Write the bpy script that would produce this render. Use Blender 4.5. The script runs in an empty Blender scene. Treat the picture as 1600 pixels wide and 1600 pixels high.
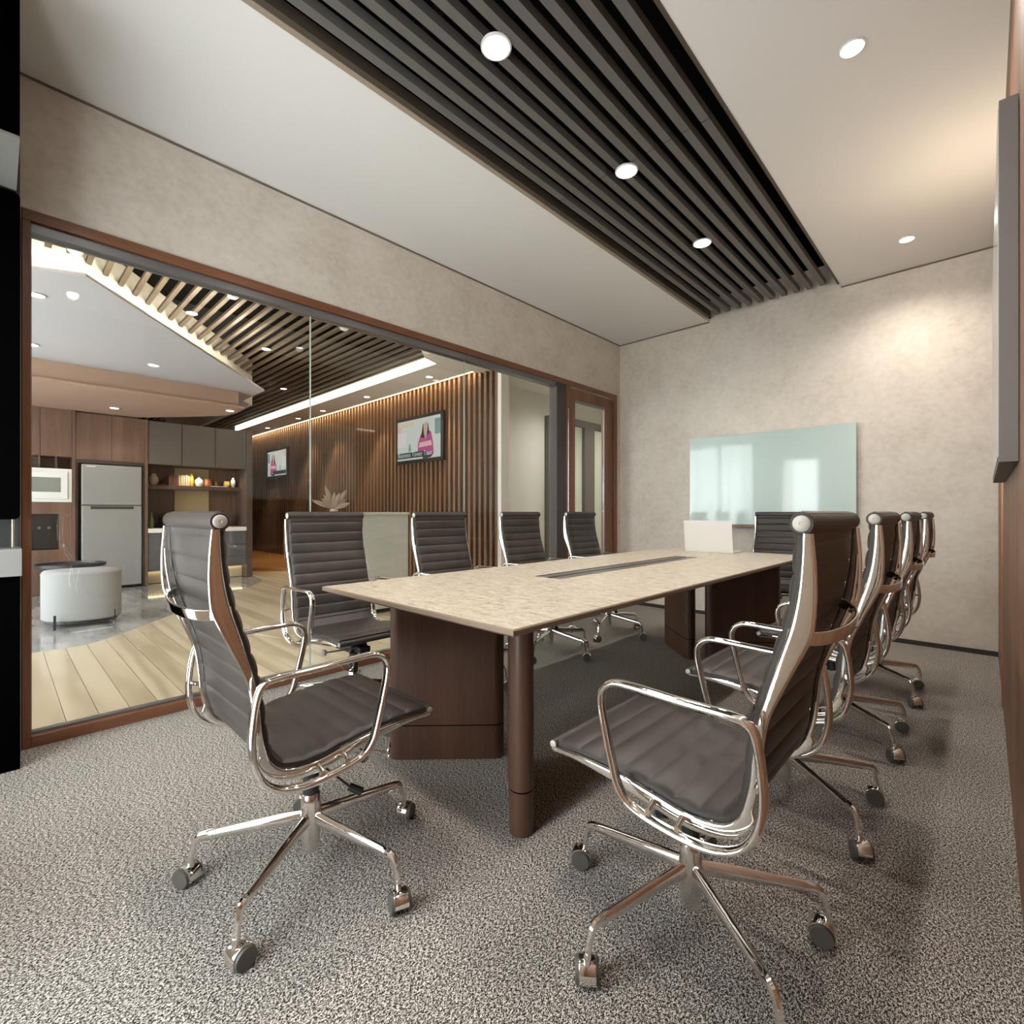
import bpy, bmesh, math, random
from mathutils import Vector, Matrix
random.seed(7)
C = bpy.context.scene.collection
SC = bpy.context.scene
PI = math.pi

# ------------------------------------------------------------------ camera
F_PX, VX, CAM_H = 772.0, 739.0, 1.05
cam_d = bpy.data.cameras.new('camera')
cam_d.sensor_fit = 'HORIZONTAL'; cam_d.sensor_width = 36.0
cam_d.lens = 36.0 * F_PX / 1600.0
cam_d.clip_start = 0.03
cam = bpy.data.objects.new('camera', cam_d); C.objects.link(cam)
cam.location = (0, 0, CAM_H)
cam.rotation_euler = (PI / 2, 0, math.atan2(VX, F_PX))
SC.camera = cam

# ------------------------------------------------------------------ world, view, exposure
w = bpy.data.worlds.new('world'); SC.world = w; w.use_nodes = True
bg = w.node_tree.nodes['Background']
bg.inputs[0].default_value = (0.92, 0.96, 1.0, 1); bg.inputs[1].default_value = 12.0
SC.view_settings.view_transform = 'Standard'; SC.view_settings.look = 'None'
SC.view_settings.gamma = 1.0; SC.view_settings.use_curve_mapping = False
SC.view_settings.exposure = 0.0
try:
    SC.cycles.use_denoising = True
    SC.cycles.max_bounces = 10; SC.cycles.diffuse_bounces = 5; SC.cycles.glossy_bounces = 6
    SC.cycles.transparent_max_bounces = 16; SC.cycles.sample_clamp_indirect = 6.0
    SC.cycles.caustics_reflective = False; SC.cycles.caustics_refractive = False
except Exception:
    pass

def lamp(name, kind, loc, power, col=(1, 1, 1), rot=(0, 0, 0), **kw):
    d = bpy.data.lights.new(name, kind); d.energy = power; d.color = col
    for k, v in kw.items(): setattr(d, k, v)
    o = bpy.data.objects.new(name, d); C.objects.link(o); o.location = loc; o.rotation_euler = rot
    o['kind'] = 'helper'
    return o

DAY = (0.80, 0.90, 1.0); WARM = (1.0, 0.80, 0.58); NEUT = (1.0, 0.915, 0.825); LED = (1.0, 0.84, 0.58)
P_TABLE, P_SIDE, P_LOBBY, P_SLAT = 60, 66, 19, 110
E_STRIP = 34.0

# ------------------------------------------------------------------ mesh helper
class MB:
    def __init__(s): s.v = []; s.f = []; s.sm = []
    def add(s, vs, fs, smooth=False):
        n = len(s.v); s.v += [tuple(v) for v in vs]
        for f in fs: s.f.append(tuple(i + n for i in f)); s.sm.append(smooth)
        return s
    def box(s, x0, x1, y0, y1, z0, z1):
        vs = [(x, y, z) for z in (z0, z1) for y in (y0, y1) for x in (x0, x1)]
        return s.add(vs, [(0, 2, 3, 1), (4, 5, 7, 6), (0, 1, 5, 4), (2, 6, 7, 3), (0, 4, 6, 2), (1, 3, 7, 5)])
    def prism(s, poly, z0, z1, smooth=False, axis='z'):
        n = len(poly)
        def mk(p, h):
            if axis == 'z': return (p[0], p[1], h)
            if axis == 'x': return (h, p[0], p[1])
            return (p[0], h, p[1])
        s.add([mk(p, z0) for p in poly] + [mk(p, z1) for p in poly],
              [tuple(range(n - 1, -1, -1)), tuple(range(n, 2 * n))])
        s.add([mk(p, z0) for p in poly] + [mk(p, z1) for p in poly],
              [(i, (i + 1) % n, n + (i + 1) % n, n + i) for i in range(n)], smooth)
        return s
    def cyl(s, p0, p1, r0, r1=None, n=20, caps=True, smooth=True):
        r1 = r0 if r1 is None else r1
        p0, p1 = Vector(p0), Vector(p1); d = (p1 - p0).normalized()
        a = d.orthogonal().normalized(); b = d.cross(a)
        vs = []
        for p, r in ((p0, r0), (p1, r1)):
            vs += [p + (a * math.cos(2 * PI * i / n) + b * math.sin(2 * PI * i / n)) * r for i in range(n)]
        s.add(vs, [(i, (i + 1) % n, n + (i + 1) % n, n + i) for i in range(n)], smooth)
        if caps:
            s.add(vs[:n], [tuple(range(n - 1, -1, -1))]); s.add(vs[n:], [tuple(range(n))])
        return s
    def lathe(s, prof, c=(0, 0, 0), n=24, sx=1.0, sy=1.0, smooth=True):
        vs = []
        for r, z in prof:
            vs += [(c[0] + r * sx * math.cos(2 * PI * i / n), c[1] + r * sy * math.sin(2 * PI * i / n), c[2] + z) for i in range(n)]
        fs = []
        for k in range(len(prof) - 1):
            fs += [(k * n + i, k * n + (i + 1) % n, (k + 1) * n + (i + 1) % n, (k + 1) * n + i) for i in range(n)]
        s.add(vs, fs, smooth)
        if prof[0][0] > 1e-6: s.add(vs[:n], [tuple(range(n - 1, -1, -1))])
        if prof[-1][0] > 1e-6: s.add(vs[-n:], [tuple(range(n))])
        return s
    def sweep(s, path, sec, side, closed=False, scales=None, smooth=True):
        """sec: list of (a, b): a along `side`, b along tangent x side"""
        path = [Vector(p) for p in path]; n = len(path); m = len(sec); side = Vector(side).normalized(); vs = []
        for i, p in enumerate(path):
            if closed: t = path[(i + 1) % n] - path[i - 1]
            else: t = path[min(i + 1, n - 1)] - path[max(i - 1, 0)]
            t.normalize(); sd = (side - t * side.dot(t)).normalized(); nn = t.cross(sd)
            sc = scales[i] if scales else (1, 1)
            vs += [p + sd * (a * sc[0]) + nn * (b * sc[1]) for a, b in sec]
        fs = []
        for i in range(n if closed else n - 1):
            j = (i + 1) % n
            fs += [(i * m + k, i * m + (k + 1) % m, j * m + (k + 1) % m, j * m + k) for k in range(m)]
        s.add(vs, fs, smooth)
        if not closed:
            s.add(vs[:m], [tuple(range(m - 1, -1, -1))]); s.add(vs[-m:], [tuple(range(m))])
        return s
    def build(s, name, mat, parent=None, bevel=0.0, sub=0, loc=None, **props):
        me = bpy.data.meshes.new(name)
        off = Vector((0, 0, 0))
        q = parent
        while q is not None:
            if q.get('_abs') is not None: off = Vector(q['_abs']); break
            q = q.parent
        if loc is not None: off = Vector(loc)
        me.from_pydata([tuple(Vector(v) - off) for v in s.v], [], s.f)
        for p, q in zip(me.polygons, s.sm): p.use_smooth = q
        bm = bmesh.new(); bm.from_mesh(me)
        bmesh.ops.remove_doubles(bm, verts=bm.verts, dist=1e-6)
        bmesh.ops.recalc_face_normals(bm, faces=bm.faces)
        bm.to_mesh(me); bm.free()
        if any(s.sm): me.set_sharp_from_angle(angle=math.radians(42))
        for q in (mat if isinstance(mat, list) else [mat]): me.materials.append(q)
        o = bpy.data.objects.new(name, me); C.objects.link(o)
        if parent is not None: o.parent = parent
        if loc is not None: o.location = loc
        if bevel:
            b = o.modifiers.new('bevel', 'BEVEL'); b.width = bevel; b.segments = 2; b.limit_method = 'ANGLE'
            b.angle_limit = math.radians(50)
        if sub:
            q = o.modifiers.new('sub', 'SUBSURF'); q.levels = sub; q.render_levels = sub
        for k, v in props.items(): o[k] = v
        return o

def thing(name, label, cat, loc=(0, 0, 0), group=None, kind=None, rz=0.0):
    o = bpy.data.objects.new(name, None); C.objects.link(o)
    o.location = loc; o.rotation_euler = (0, 0, rz); o.empty_display_size = 0.05
    o['_abs'] = tuple(loc) if rz == 0 else (0.0, 0.0, 0.0)
    tag(o, label, cat, group, kind)
    return o
def tag(o, label=None, cat=None, group=None, kind=None):
    if label: o['label'] = label
    if cat: o['category'] = cat
    if group: o['group'] = group
    if kind: o['kind'] = kind
    return o
def struct(name, loc=(0, 0, 0)):
    o = bpy.data.objects.new(name, None); C.objects.link(o); o.location = loc; o['_abs'] = tuple(loc); o['kind'] = 'structure'
    return o
def copy_tree(o, parent=None):
    c = o.copy(); C.objects.link(c); c.parent = parent
    for ch in o.children: copy_tree(ch, c)
    return c
def smooth_path(pts, n=6, closed=False):
    P = [Vector(p) for p in pts]; out = []; N = len(P)
    for i in range(N if closed else N - 1):
        if closed: a, b, c, d = P[i - 1], P[i], P[(i + 1) % N], P[(i + 2) % N]
        else: a, b, c, d = P[max(i - 1, 0)], P[i], P[i + 1], P[min(i + 2, N - 1)]
        for k in range(n):
            t = k / n
            out.append(0.5 * ((2 * b) + (c - a) * t + (2 * a - 5 * b + 4 * c - d) * t * t + (3 * b - a - 3 * c + d) * t ** 3))
    if not closed: out.append(P[-1])
    return out
def ellipse(a, b, n=12): return [(a * math.cos(2 * PI * i / n), b * math.sin(2 * PI * i / n)) for i in range(n)]
def rrect(a, b, r, k=3):
    out = []
    for cx, cy, s in ((a - r, b - r, 0), (-a + r, b - r, 1), (-a + r, -b + r, 2), (a - r, -b + r, 3)):
        for i in range(k + 1):
            t = (s + i / k) * PI / 2; out.append((cx + r * math.cos(t), cy + r * math.sin(t)))
    return out

# ------------------------------------------------------------------ materials
def new_mat(name):
    m = bpy.data.materials.new(name); m.use_nodes = True
    return m, m.node_tree.nodes, m.node_tree.links, m.node_tree.nodes['Principled BSDF']
def plain(name, col, rough=0.5, metal=0.0, coat=0.0, spec=None):
    m, N, L, b = new_mat(name)
    b.inputs['Base Color'].default_value = (*col, 1); b.inputs['Roughness'].default_value = rough
    b.inputs['Metallic'].default_value = metal; b.inputs['Coat Weight'].default_value = coat
    b.inputs['Coat Roughness'].default_value = 0.05
    if spec is not None: b.inputs['Specular IOR Level'].default_value = spec
    return m
def coords(N, L, scale=(1, 1, 1), kind='Object'):
    tc = N.new('ShaderNodeTexCoord'); mp = N.new('ShaderNodeMapping'); mp.inputs['Scale'].default_value = scale
    L.new(tc.outputs[kind], mp.inputs['Vector']); return mp.outputs['Vector']
def noise(N, L, vec, scale, detail=3, rough=0.5):
    n = N.new('ShaderNodeTexNoise'); n.inputs['Scale'].default_value = scale; n.inputs['Detail'].default_value = detail
    n.inputs['Roughness'].default_value = rough; L.new(vec, n.inputs['Vector']); return n.outputs['Fac']
def ramp(N, L, fac, stops):
    r = N.new('ShaderNodeValToRGB'); e = r.color_ramp.elements
    while len(e) < len(stops): e.new(0.5)
    for el, (p, c) in zip(e, stops): el.position = p; el.color = (*c, 1)
    L.new(fac, r.inputs['Fac']); return r.outputs['Color']
def bump(N, L, b, fac, strength=0.2, dist=0.002):
    q = N.new('ShaderNodeBump'); q.inputs['Strength'].default_value = strength; q.inputs['Distance'].default_value = dist
    L.new(fac, q.inputs['Height']); L.new(q.outputs['Normal'], b.inputs['Normal'])
def wood(name, dark, light, axis='z', rough=0.35, coat=0.15, freq=9.0):
    m, N, L, b = new_mat(name)
    k = {'x': (0.06, 1, 1), 'y': (1, 0.06, 1), 'z': (1, 1, 0.06)}[axis]
    v = coords(N, L, k)
    n1 = noise(N, L, v, freq, 5, 0.6); n2 = noise(N, L, v, freq * 9, 4, 0.6)
    mx = N.new('ShaderNodeMath'); mx.operation = 'MULTIPLY_ADD'; mx.inputs[1].default_value = 0.35; L.new(n2, mx.inputs[0])
    sc = N.new('ShaderNodeMath'); sc.operation = 'MULTIPLY'; sc.inputs[1].default_value = 0.68; L.new(n1, sc.inputs[0])
    L.new(sc.outputs[0], mx.inputs[2])
    L.new(ramp(N, L, mx.outputs[0], [(0.33, dark), (0.5, tuple((a + c) / 2 for a, c in zip(dark, light))), (0.68, light)]), b.inputs['Base Color'])
    b.inputs['Roughness'].default_value = rough; b.inputs['Coat Weight'].default_value = coat; b.inputs['Coat Roughness'].default_value = 0.12
    bump(N, L, b, n2, 0.08, 0.001)
    return m
def emit(name, col, strength):
    m, N, L, b = new_mat(name)
    b.inputs['Base Color'].default_value = (0.8, 0.8, 0.8, 1)
    b.inputs['Emission Color'].default_value = (*col, 1); b.inputs['Emission Strength'].default_value = strength
    return m
def glass(name, tint=(0.955, 0.97, 0.96), refl=0.07):
    m, N, L, b = new_mat(name); N.remove(b)
    out = N['Material Output']; tr = N.new('ShaderNodeBsdfTransparent'); tr.inputs[0].default_value = (*tint, 1)
    gl = N.new('ShaderNodeBsdfGlossy'); gl.inputs['Roughness'].default_value = 0.0
    fr = N.new('ShaderNodeFresnel'); 
    ge = N.new('ShaderNodeNewGeometry'); io = N.new('ShaderNodeMapRange')
    io.inputs['To Min'].default_value = 1.45; io.inputs['To Max'].default_value = 1 / 1.45
    L.new(ge.outputs['Backfacing'], io.inputs['Value']); L.new(io.outputs[0], fr.inputs['IOR'])
    mx = N.new('ShaderNodeMixShader'); L.new(fr.outputs[0], mx.inputs[0]); L.new(tr.outputs[0], mx.inputs[1]); L.new(gl.outputs[0], mx.inputs[2])
    L.new(mx.outputs[0], out.inputs['Surface'])
    return m

def mat_plaster():
    m, N, L, b = new_mat('beige_wallcovering')
    v = coords(N, L, (1, 1, 1.0)); n1 = noise(N, L, v, 3.5, 6, 0.62); n2 = noise(N, L, coords(N, L, (1, 1, 1.3)), 22, 5, 0.65)
    a = N.new('ShaderNodeMath'); a.operation = 'MULTIPLY_ADD'; a.inputs[1].default_value = 0.5; L.new(n1, a.inputs[0])
    h = N.new('ShaderNodeMath'); h.operation = 'MULTIPLY'; h.inputs[1].default_value = 0.5; L.new(n2, h.inputs[0]); L.new(h.outputs[0], a.inputs[2])
    L.new(ramp(N, L, a.outputs[0], [(0.30, (0.54, 0.475, 0.40)), (0.5, (0.65, 0.59, 0.51)), (0.66, (0.71, 0.655, 0.58))]), b.inputs['Base Color'])
    b.inputs['Roughness'].default_value = 0.6; bump(N, L, b, n2, 0.05, 0.002)
    return m
def mat_carpet():
    m, N, L, b = new_mat('loop_carpet')
    tc = N.new('ShaderNodeTexCoord'); mp = N.new('ShaderNodeMapping'); mp.inputs['Scale'].default_value = (1.0, 0.55, 1); mp.inputs['Rotation'].default_value = (0, 0, 0.5)
    L.new(tc.outputs['Object'], mp.inputs['Vector']); v = mp.outputs['Vector']
    na = noise(N, L, v, 470, 2, 0.55); nb = noise(N, L, v, 215, 2, 0.6)
    mq = N.new('ShaderNodeMath'); mq.operation = 'MULTIPLY_ADD'; mq.inputs[1].default_value = 0.42; L.new(nb, mq.inputs[0])
    mr = N.new('ShaderNodeMath'); mr.operation = 'MULTIPLY'; mr.inputs[1].default_value = 0.58; L.new(na, mr.inputs[0]); L.new(mr.outputs[0], mq.inputs[2]); n1 = mq.outputs[0]; n2 = noise(N, L, coords(N, L), 1.6, 3, 0.5)
    vo = N.new('ShaderNodeTexVoronoi'); vo.inputs['Scale'].default_value = 300; L.new(v, vo.inputs['Vector'])
    col = ramp(N, L, n1, [(0.425, (0.010, 0.009, 0.008)), (0.475, (0.09, 0.083, 0.075)), (0.52, (0.34, 0.314, 0.286)), (0.575, (0.76, 0.70, 0.635))])
    mx = N.new('ShaderNodeMix'); mx.data_type = 'RGBA'; mx.blend_type = 'MULTIPLY'; mx.inputs[0].default_value = 0.3
    L.new(col, mx.inputs[6]); L.new(ramp(N, L, n2, [(0.3, (0.7, 0.72, 0.72)), (0.7, (1, 1, 1))]), mx.inputs[7])
    L.new(mx.outputs[2], b.inputs['Base Color']); b.inputs['Roughness'].default_value = 0.95; b.inputs['Specular IOR Level'].default_value = 0.1
    ad = N.new('ShaderNodeMath'); ad.operation = 'SUBTRACT'; L.new(n1, ad.inputs[0]); L.new(vo.outputs['Distance'], ad.inputs[1])
    bump(N, L, b, ad.outputs[0], 0.45, 0.004)
    return m
def mat_stone():
    m, N, L, b = new_mat('beige_granite')
    v = coords(N, L, (1, 2.0, 1)); n1 = noise(N, L, v, 15, 8, 0.72); n2 = noise(N, L, coords(N, L, (1, 1.6, 1)), 60, 6, 0.7)
    base = ramp(N, L, n1, [(0.34, (0.20, 0.165, 0.125)), (0.42, (0.44, 0.385, 0.305)), (0.55, (0.54, 0.485, 0.40)), (0.7, (0.63, 0.58, 0.49))])
    mx = N.new('ShaderNodeMix'); mx.data_type = 'RGBA'; mx.blend_type = 'MULTIPLY'; mx.inputs[0].default_value = 0.75
    L.new(base, mx.inputs[6]); L.new(ramp(N, L, n2, [(0.36, (0.42, 0.36, 0.30)), (0.45, (0.95, 0.94, 0.92)), (0.6, (1, 1, 1))]), mx.inputs[7])
    L.new(mx.outputs[2], b.inputs['Base Color']); b.inputs['Roughness'].default_value = 0.38
    return m
def mat_marble(name='grey_marble', cols=((0.16, 0.155, 0.15), (0.33, 0.32, 0.31), (0.46, 0.45, 0.43)), rough=0.07, sc=(1, 3.5, 1)):
    m, N, L, b = new_mat(name)
    v = coords(N, L, sc); n1 = noise(N, L, v, 1.7, 9, 0.68)
    L.new(ramp(N, L, n1, [(0.3, cols[0]), (0.5, cols[1]), (0.68, cols[2])]), b.inputs['Base Color'])
    b.inputs['Roughness'].default_value = rough; b.inputs['Specular IOR Level'].default_value = 0.7
    return m
def mat_oak():
    m, N, L, b = new_mat('pale_oak')
    tc = N.new('ShaderNodeTexCoord'); oi = N.new('ShaderNodeObjectInfo'); mp = N.new('ShaderNodeMapping'); mp.inputs['Scale'].default_value = (0.22, 1.4, 1)
    L.new(tc.outputs['Object'], mp.inputs['Vector'])
    cm = N.new('ShaderNodeVectorMath'); cm.operation = 'MULTIPLY_ADD'; cm.inputs[1].default_value = (1, 1, 1); L.new(mp.outputs[0], cm.inputs[0])
    cx = N.new('ShaderNodeCombineXYZ'); ml = N.new('ShaderNodeMath'); ml.operation = 'MULTIPLY'; ml.inputs[1].default_value = 40
    L.new(oi.outputs['Random'], ml.inputs[0]); L.new(ml.outputs[0], cx.inputs[2]); L.new(ml.outputs[0], cx.inputs[0]); L.new(cx.outputs[0], cm.inputs[2])
    w_ = N.new('ShaderNodeTexWave'); w_.wave_type = 'RINGS'; w_.inputs['Scale'].default_value = 2.2; w_.inputs['Distortion'].default_value = 7; w_.inputs['Detail'].default_value = 3
    w_.inputs['Detail Scale'].default_value = 1.2; L.new(cm.outputs[0], w_.inputs['Vector'])
    L.new(ramp(N, L, w_.outputs['Fac'], [(0.0, (0.40, 0.315, 0.205)), (0.5, (0.50, 0.405, 0.275)), (1.0, (0.56, 0.465, 0.33))]), b.inputs['Base Color'])
    b.inputs['Roughness'].default_value = 0.28; b.inputs['Coat Weight'].default_value = 0.15
    return m
def mat_leather():
    m, N, L, b = new_mat('brown_leather')
    v = coords(N, L); n = noise(N, L, v, 350, 3, 0.6); n2 = noise(N, L, v, 8, 3, 0.5)
    L.new(ramp(N, L, n2, [(0.3, (0.034, 0.0275, 0.024)), (0.7, (0.050, 0.041, 0.036))]), b.inputs['Base Color'])
    b.inputs['Roughness'].default_value = 0.43; b.inputs['Specular IOR Level'].default_value = 0.38; bump(N, L, b, n, 0.12, 0.0006)
    return m

M = dict(
    plaster=mat_plaster(), carpet=mat_carpet(), stone=mat_stone(), marble=mat_marble(), oak=mat_oak(), leather=mat_leather(),
    stone_edge=plain('brown_hewn_stone_edge', (0.20, 0.145, 0.10), 0.7),
    ceil=plain('white_ceiling_paint', (0.79, 0.785, 0.77), 0.9),
    groove=plain('shadow_gap', (0.18, 0.15, 0.12), 0.9),
    slat=plain('charcoal_slat', (0.125, 0.121, 0.112), 0.55),
    void=plain('black_void_paint', (0.006, 0.006, 0.006), 1.0, spec=0.0),
    trimb=plain('dark_bronze_trim', (0.07, 0.055, 0.042), 0.5), trimt=plain('taupe_trim', (0.34, 0.27, 0.21), 0.6),
    chrome=plain('polished_chrome', (0.86, 0.83, 0.79), 0.06, 1.0), capm=plain('satin_end_cap', (0.46, 0.43, 0.385), 0.5, 0.25),
    blackp=plain('black_plastic', (0.02, 0.019, 0.018), 0.4), wheel=plain('grey_caster_plastic', (0.085, 0.078, 0.07), 0.5),
    greyknob=plain('grey_knob_plastic', (0.20, 0.185, 0.165), 0.5),
    frame=wood('frame_walnut', (0.10, 0.038, 0.016), (0.235, 0.095, 0.043), 'y'),
    framev=wood('frame_walnut_upright', (0.10, 0.038, 0.016), (0.235, 0.095, 0.043), 'z'),
    ped=wood('dark_walnut', (0.050, 0.021, 0.012), (0.120, 0.056, 0.034), 'z', 0.42, 0.05),
    wallw=wood('brown_wood_panel', (0.13, 0.058, 0.03), (0.29, 0.145, 0.08), 'z', 0.5, 0.0),
    kit=wood('kitchen_walnut', (0.07, 0.038, 0.025), (0.19, 0.108, 0.072), 'z', 0.4, 0.1, 7),
    kitd=wood('kitchen_dark_walnut', (0.055, 0.034, 0.026), (0.12, 0.078, 0.058), 'z', 0.4, 0.1, 7),
    fin=wood('slat_wall_walnut', (0.10, 0.052, 0.028), (0.23, 0.132, 0.078), 'z', 0.4, 0.1),
    finb=wood('slat_wall_backing', (0.045, 0.022, 0.013), (0.10, 0.052, 0.03), 'z', 0.5, 0.0),
    lslat=plain('lobby_ceiling_slat', (0.085, 0.064, 0.047), 0.5),
    alu=plain('grey_aluminium', (0.24, 0.24, 0.25), 0.35, 0.8), copper=plain('copper_strip', (0.72, 0.40, 0.25), 0.3, 1.0),
    post=plain('dark_grey_post', (0.055, 0.042, 0.038), 0.55),
    glass=glass('partition_glass'), joint=plain('glass_joint_silicone', (0.55, 0.60, 0.56), 0.3),
    wb=plain('mint_back_painted_glass', (0.46, 0.57, 0.53), 0.25, 0.0, 1.0), wbe=plain('board_edge', (0.60, 0.66, 0.62), 0.3),
    base=plain('black_skirting', (0.03, 0.026, 0.023), 0.5),
    disp=plain('grey_display_case', (0.17, 0.155, 0.14), 0.6), dispf=plain('dark_screen', (0.55, 0.55, 0.53), 0.15),
    black=plain('matt_black_panel', (0.001, 0.001, 0.001), 1.0, spec=0.0), dgrey=plain('dark_grey_laminate', (0.075, 0.078, 0.078), 0.5),
    lgrey=plain('light_grey_laminate', (0.20, 0.195, 0.185), 0.5), brass=plain('thin_metal_rod', (0.5, 0.45, 0.35), 0.3, 0.8),
    laptop=plain('white_laptop_shell', (0.72, 0.70, 0.67), 0.35), keys=plain('laptop_keys', (0.5, 0.49, 0.47), 0.5),
    fridge=plain('silver_fridge_door', (0.31, 0.305, 0.295), 0.35, 0.25), recess=plain('dark_bronze_recess', (0.035, 0.03, 0.025), 0.6),
    white=plain('white_enamel', (0.78, 0.76, 0.72), 0.3), mwg=plain('grey_oven_glass', (0.24, 0.25, 0.225), 0.12),
    bglass=plain('black_appliance_glass', (0.016, 0.015, 0.013), 0.3),
    upg=plain('taupe_cabinet_lacquer', (0.115, 0.098, 0.083), 0.4), lowg=plain('slate_cabinet_lacquer', (0.115, 0.11, 0.115), 0.3),
    worktop=plain('white_worktop', (0.80, 0.76, 0.70), 0.25), beige=plain('beige_splashback', (0.50, 0.37, 0.20), 0.4),
    pouf=plain('off_white_fabric', (0.31, 0.305, 0.305), 0.9), poufb=plain('black_metal_leg', (0.02, 0.022, 0.026), 0.4),
    band=plain('clay_ceiling_paint', (0.40, 0.26, 0.19), 0.9), cloud=plain('pale_grey_ceiling_paint', (0.46, 0.44, 0.45), 0.9),
    lwhite=plain('lobby_white_paint', (0.72, 0.69, 0.64), 0.8), sage=plain('sage_wall_paint', (0.58, 0.575, 0.52), 0.8),
    corr=plain('corridor_frame_bronze', (0.10, 0.085, 0.065), 0.5), pale=plain('pale_green_glass_panel', (0.52, 0.55, 0.46), 0.2),
    orange=wood('amber_timber', (0.34, 0.15, 0.045), (0.50, 0.24, 0.08), 'x', 0.25, 0.2), 
    counter=mat_marble('pale_stone_cladding', ((0.52, 0.52, 0.48), (0.60, 0.60, 0.55), (0.66, 0.655, 0.61)), 0.3, (1, 1, 4)),
    palm=plain('dried_palm', (0.36, 0.27, 0.21), 0.8), 
    terra=plain('terracotta_glaze', (0.55, 0.20, 0.06), 0.3), cream=plain('cream_glaze', (0.62, 0.50, 0.36), 0.4), mustard=plain('mustard_glaze', (0.72, 0.46, 0.08), 0.3),
    green=plain('green_glass', (0.16, 0.22, 0.09), 0.2), book1=plain('brown_cover', (0.16, 0.07, 0.035), 0.6), book2=plain('cream_cover', (0.55, 0.45, 0.30), 0.6),
    lightdisc=emit('downlight_diffuser', (1.0, 0.97, 0.92), 14.0), lobdisc=emit('lobby_downlight_diffuser', (1.0, 0.93, 0.82), 10.0),
    strip=emit('warm_led_strip', LED, E_STRIP), cove=emit('cove_led_strip', (1.0, 0.88, 0.64), 170.0), strip2=emit('amber_led_strip', (1.0, 0.70, 0.36), 15.0), plinth=emit('plinth_led', (1.0, 0.86, 0.55), 5.0),
    upl=emit('uplight_strip_glow', LED, 4.0),
    cove2=emit('soffit_face_painted_glow', (1.0, 0.84, 0.58), 7.0),  # brightness of the lit cove face, put in as emission
    ring=plain('white_light_ring', (0.75, 0.74, 0.72), 0.4),
)

# ------------------------------------------------------------------ dimensions
XL, XR, YN, YB, ZC = -3.075, 0.07, -0.35, 5.031, 2.99

# ================================================================== STRUCTURE : meeting room
o = MB().box(XL - 0.05, XR, YN, YB, -0.06, 0.0).build('floor', M['carpet'], kind='structure')
# ceiling with the slatted slot (X -2.0 .. -0.90, Y 0.2 .. 5.031)
SX0, SX1, SY0, SY1 = -2.03, -0.895, -0.1, YB
m = MB(); m.box(XL, SX0, YN, YB, ZC, ZC + 0.04); m.box(SX1, XR, YN, YB, ZC, ZC + 0.04); m.box(SX0, SX1, YN, SY0, ZC, ZC + 0.04)
ceiling = m.build('ceiling', M['ceil'], kind='structure')
m = MB(); m.box(XL, XL + 0.006, 0.0, YB, ZC - 0.012, ZC - 0.001); m.box(XL, SX0, YB - 0.006, YB, ZC - 0.012, ZC - 0.001); m.box(SX1, XR, YB - 0.006, YB, ZC - 0.012, ZC - 0.001)
m.build('trim_1', M['groove'], kind='structure')
o = MB().box(XL - 0.1, XR + 0.1, YB, YB + 0.1, 0, 3.34).build('wall_back', M['plaster'], kind='structure')
m = MB(); m.box(XL - 0.1, XL, YN, YB, 2.395, 3.34); m.box(XL - 0.1, XL, YN, 0.079, 0, 2.395); m.box(XL - 0.1, XL, 4.955, YB, 0, 2.395)
m.build('wall_left', M['plaster'], kind='structure')
wr = struct('wall_right')
# right wall of vertical wood panels, each its own board
edges = [YN, 0.65, 1.35, 2.05, 2.75, 3.45, 3.75, 4.40, YB]
for a, b_ in zip(edges[:-1], edges[1:]):
    MB().box(XR, XR + 0.05, a + 0.0015, b_ - 0.0015, 0, ZC).build('panel', M['wallw'], wr)
MB().box(XR + 0.05, XR + 0.1, YN, YB, 0, ZC + 0.1).build('backing', M['groove'], wr)
MB().box(XR - 0.006, XR, 3.738, 3.762, 0, ZC).build('copper_strip', M['copper'], wr)
# near wall, with a window behind the viewer and an unseen one added for fill
def near_wall():
    wins = [(-2.80, -2.16, 0.30, 2.05), (-1.55, -0.80, 0.1, 2.85)]  # second window is made up, to brighten the room
    m = MB(); t0, t1 = YN - 0.1, YN
    xs = [XL - 0.1, wins[0][0], wins[0][1], wins[1][0], wins[1][1], XR + 0.1]
    for i in (0, 2, 4): m.box(xs[i], xs[i + 1], t0, t1, 0, 3.1)
    for a, b_, c, d in wins: m.box(a, b_, t0, t1, 0, c); m.box(a, b_, t0, t1, d, 3.1)
    m.build('wall_near', M['plaster'], kind='structure')
    for k, (a, b_, c, d) in enumerate(wins):
        r = struct('window_%d' % (k + 2), ((a + b_) / 2, YN - 0.05, c))
        f = MB(); e = 0.03
        f.box(a, a + e, t0 + 0.02, t1 - 0.02, c, d); f.box(b_ - e, b_, t0 + 0.02, t1 - 0.02, c, d); f.box(a, b_, t0 + 0.02, t1 - 0.02, c, c + e); f.box(a, b_, t0 + 0.02, t1 - 0.02, d - e, d)
        f.build('window_frame', M['post'], r)
        MB().box(a + e, b_ - e, YN - 0.054, YN - 0.046, c + e, d - e).build('pane', M['glass'], r)
        q = lamp('window_daylight', 'AREA', ((a + b_) / 2, YN - 0.12, (c + d) / 2), 0, DAY, (PI / 2, 0, PI), shape='RECTANGLE', size=b_ - a, size_y=d - c)
        q.data.cycles.is_portal = True
near_wall()
m = MB(); m.box(XL + 0.002, XR, YB - 0.012, YB, 0.0, 0.035); m.build('baseboard_back', M['base'], kind='structure')

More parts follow.
